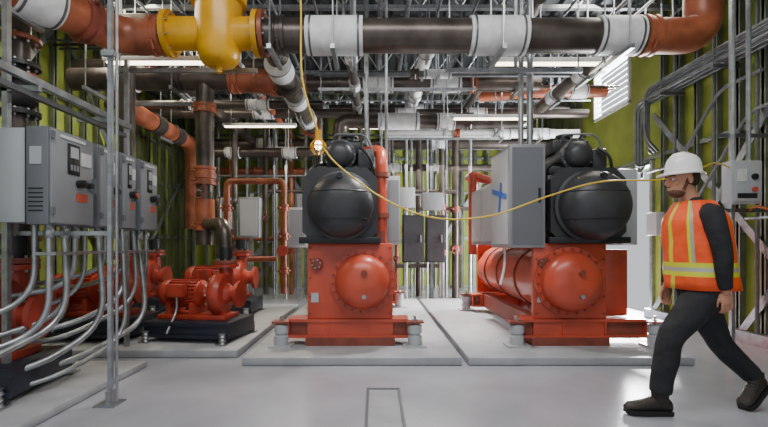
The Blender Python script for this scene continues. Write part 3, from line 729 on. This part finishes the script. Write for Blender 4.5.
b.ell((hx+.012, hy, hz+.035), (.096, .076, .088), SKIN, 28)
b.ell((hx-.02, hy, hz-.03), (.07, .06, .085), SKIN, 24)
b.ell((hx-.052, hy, hz-.09), (.03, .032, .025), SKIN, 16)
b.ell((hx-.078, hy, hz+.025), (.018, .045, .014), SKIN, 14)
b.sweep([(hx-.08, hy, hz+.02), (hx-.097, hy, hz-.0), (hx-.108, hy, hz-.02), (hx-.09, hy, hz-.03)], [.009, .012, .015, .012], SKIN, 10)
b.ell((hx-.085, hy, hz-.055), (.012, .024, .007), SKIN, 12); b.ell((hx-.082, hy, hz-.067), (.012, .02, .007), SKIN, 12)
for s_ in (-1, 1):
    b.ell((hx+.012, hy+s_*.077, hz-.002), (.018, .008, .03), SKIN, 12)
    b.ell((hx-.06, hy+s_*.04, hz-.02), (.022, .018, .02), SKIN, 12)
b.sweep([(hx+.015, hy, hz-.03), (hx+.04, hy, hz-.09), (hx+.07, hy, hz-.16)], [.056, .056, .064], SKIN, 18)
ob = b.done(root); remesh(ob, .0045, 3)
b = MB('hair')
b.ell((hx+.036, hy, hz+.02), (.082, .0785, .075), HAIR, 24)
for s_ in (-1, 1): b.sweep([(hx-.093, hy+s_*.018, hz+.026), (hx-.088, hy+s_*.035, hz+.033), (hx-.075, hy+s_*.052, hz+.026)], .004, HAIR, 6)
b.done(root)
b = MB('beard')
b.ell((hx-.034, hy, hz-.084), (.056, .052, .036), BEARD, 20)
b.ell((hx-.083, hy, hz-.046), (.013, .022, .005), BEARD, 10)
for s_ in (-1, 1): b.sweep([(hx-.005, hy+s_*.068, hz+.02), (hx-.008, hy+s_*.062, hz-.03), (hx-.022, hy+s_*.048, hz-.065)], [.006, .010, .014], BEARD, 8)
b.done(root)
b = MB('eyes')
for s_ in (-1, 1):
    b.ell((hx-.081, hy+s_*.031, hz+.006), (.011, .013, .007), EYEW, 12); b.ell((hx-.091, hy+s_*.031, hz+.006), (.003, .005, .005), HAIR, 10)
b.done(root)
b = MB('hard_hat')
vs = []; fs = []; sg = 36
prof = [(1.22, -.006), (1.2, .004), (1.02, .008), (1.0, .03), (.96, .07), (.86, .105), (.68, .13), (.42, .147), (.15, .153), (0.01, .154)]
for k, (r, h) in enumerate(prof):
    for i in range(sg):
        a = 2*math.pi*i/sg; c, s_ = math.cos(a), math.sin(a)
        ext = 1.0
        if k < 2: ext = 1.0+(.22 if c < 0 else -.05)*abs(c)**1.5
        ridge = .006*max(0, 1-abs(s_)*r/.25) if k > 3 else 0
        vs.append((hx+.012+.118*r*c*ext, hy+.096*r*s_, hz+.046+h*.95+ridge+(.0 if k > 1 else -.012*(c < 0)*abs(c))))
for k in range(len(prof)-1):
    for i in range(sg):
        j = (i+1) % sg; fs.append([k*sg+i, k*sg+j, (k+1)*sg+j, (k+1)*sg+i])
fs.append([(len(prof)-1)*sg+i for i in range(sg)])
b.add(vs, fs, HATW)
b.sweep([(hx-.105, hy, hz+.07), (hx-.095, hy, hz+.125), (hx-.055, hy, hz+.175), (hx+.01, hy, hz+.192), (hx+.08, hy, hz+.172), (hx+.122, hy, hz+.12)], .012, HATW, 8)
ob = b.done(root, angle=50)
so = ob.modifiers.new('solid', 'SOLIDIFY'); so.thickness = .004
def hand(wx, wy, wz, tilt, side, grip=1.0):
    b = MB('hand')
    b.sweep([(0, 0, .03), (0, 0, 0), (0, 0, -.015)], [.026, .026, .027], SKIN, 14)
    b.ell((0, 0, -.045), (.043, .017, .05), SKIN, 18)
    b.ell((-.028, side*.006, -.03), (.02, .016, .03), SKIN, 12)
    for i, (x, L) in enumerate(((-.03, .072), (-.010, .08), (.011, .075), (.031, .058))):
        p = V((x, 0, -.08)); pts = [V((x*.8, 0, -.05)), p]; a = .25*grip
        for f in (.42, .32, .26):
            p = p+V((0, side*math.sin(a), -math.cos(a)))*L*f; pts.append(p.copy()); a += .45*grip
        b.sweep(pts, [.010, .0098, .009, .0082, .0065], SKIN, 10)
    b.sweep([(-.025, side*.004, -.02), (-.045, side*.012, -.045), (-.052, side*.02, -.072), (-.048, side*.028, -.095)], [.014, .0125, .0105, .008], SKIN, 10)
    b.xform(Matrix.Translation((wx, wy, wz)) @ Matrix.Rotation(tilt, 4, 'Y'))
    ob = b.done(root); remesh(ob, .0035, 2)
hand(2.265, 2.908, .845, -.15, 1); hand(2.165, 3.335, .85, .15, -1)
def boot(heel, toe, ankle, nm='boot'):
    b = MB(nm); heel = V(heel); toe = V(toe)
    d = (toe-heel); L = d.length; d.normalize(); up = V((0, 0, 1)); side = d.cross(up).normalized(); up = side.cross(d).normalized()
    M = Matrix((list(d)+[0], list(side)+[0], list(up)+[0], [0, 0, 0, 1])).transposed(); M.translation = heel
    st = [(0, .034, .08), (.02, .042, .10), (.08, .044, .12), (.13, .046, .10), (.18, .05, .08), (.23, .052, .068), (.27, .046, .06), (.295, .028, .04)]
    vs = []; fs = []; sg = 16
    for (x, w, h) in st:
        for i in range(sg):
            a = 2*math.pi*i/sg; vs.append((x*L/.295, w*math.cos(a), .015+h*.5+h*.5*math.sin(a)))
    for k in range(len(st)-1):
        for i in range(sg):
            j = (i+1) % sg; fs.append([k*sg+i, k*sg+j, (k+1)*sg+j, (k+1)*sg+i])
    fs += [list(range(sg))[::-1], [(len(st)-1)*sg+i for i in range(sg)]]
    b.add([M @ V(v) for v in vs], fs, BOOT)
    a = M @ V((.07, 0, .07)); b.sweep([a, a.lerp(V(ankle), .5), V(ankle)], [.052, .054, .06], BOOT, 16)
    for k in range(4): b.bar(M @ V((.11+.022*k, -.025, .122-.012*k)), M @ V((.11+.022*k, .025, .122-.012*k)), .006, .006, GALD)
    out = [(x*L/.295-.004, w+.006) for (x, w, h) in st]
    pts = [(x, w) for x, w in out]+[(x, -w) for x, w in out[::-1]]; n = len(pts)
    b.add([M @ V((x, w, 0)) for x, w in pts]+[M @ V((x, w, .03)) for x, w in pts], [list(range(n)), [n+i for i in range(n)]]+[[i, (i+1) % n, n+(i+1) % n, n+i] for i in range(n)], SOLE)
    b.done(root)
boot((2.0, 3.05, .002), (1.70, 3.06, .012), (1.93, 3.045, .20))
boot((2.785, 3.22, .13), (2.555, 3.12, .004), (2.705, 3.215, .235))

# ------------------------------------------------------------------ lighting
w = bpy.data.worlds.new('world'); sc.world = w; w.use_nodes = True
bg = w.node_tree.nodes['Background']; bg.inputs[0].default_value = (.9, .94, 1, 1); bg.inputs[1].default_value = .8
def area(name, loc, rot, sx, sy, e, col=(1, 1, 1)):
    l = bpy.data.lights.new(name, 'AREA'); l.shape = 'RECTANGLE'; l.size = sx; l.size_y = sy; l.energy = e; l.color = col
    o = bpy.data.objects.new(name, l); o.location = loc; o.rotation_euler = rot; sc.collection.objects.link(o)
def spot(name, loc, to, e, ang, col=(1, .95, .88), blend=.6, rad=.15):
    l = bpy.data.lights.new(name, 'SPOT'); l.energy = e; l.spot_size = math.radians(ang); l.spot_blend = blend; l.color = col; l.shadow_soft_size = rad
    o = bpy.data.objects.new(name, l); o.location = loc; o.rotation_euler = (V(to)-V(loc)).to_track_quat('-Z', 'Y').to_euler(); sc.collection.objects.link(o)
area('front_fill', (0, 1.6, 4.7), (math.radians(20), 0, 0), 4, 1.2, 150, (1, .98, .95))  # unseen area light added as front fill, no fixture
area('rear_fill', (0, 9.3, 2.85), (0, 0, 0), 5, 1.4, 80, (1, .93, .82))  # added fill for the back of the room, no lamp hangs here
area('left_fill', (-3.6, 6.2, 4.4), (0, math.radians(-20), 0), 1, 4, 170, (1, .9, .70))  # added fill that brightens the left wall
area('right_fill', (3.2, 5.8, 4.5), (0, math.radians(25), 0), 1, 3, 100, (1, .96, .86))  # added fill on the right side, without a fixture
area('door_daylight', (XR+.3, 8.4, 1.3), (0, math.radians(90), 0), 2.2, 2.0, 800, (.97, .98, 1))
area('window_daylight', (XR+.5, 8.7, 4.1), (0, math.radians(82), 0), 1.5, 2.2, 420, (.95, .98, 1))
spot('floor_pool_spot', (1.3, 8.4, 2.8), (1.2, 7.4, 0), 900, 75)  # unseen spot added for a bright floor patch between the chillers
spot('floor_pool_spot', (-1.2, 6.8, 3.0), (-1.3, 5.8, 0), 300, 80, (1, .88, .7))  # added spot, warms the floor left of the chillers, no luminaire
spot('floor_pool_spot', (.5, 4.9, 2.9), (.4, 3.8, 0), 220, 110, (1, .97, .94), 1)  # added spot brightening the floor in front of the chillers
l = bpy.data.lights.new('sun', 'SUN'); l.energy = 20; l.angle = .03; l.color = (1, .97, .92)
o = bpy.data.objects.new('sun', l); o.rotation_euler = V((-.55, -1, -.62)).to_track_quat('-Z', 'Y').to_euler(); sc.collection.objects.link(o)

# ------------------------------------------------------------------ camera
cam = bpy.data.cameras.new('camera'); co = bpy.data.objects.new('camera', cam); sc.collection.objects.link(co)
co.location = (0, 0, 1.15); co.rotation_euler = (math.radians(90), 0, 0)
cam.lens = 450/768*36; cam.sensor_width = 36; cam.shift_x = 9/768; cam.shift_y = 31.5/768
sc.camera = co
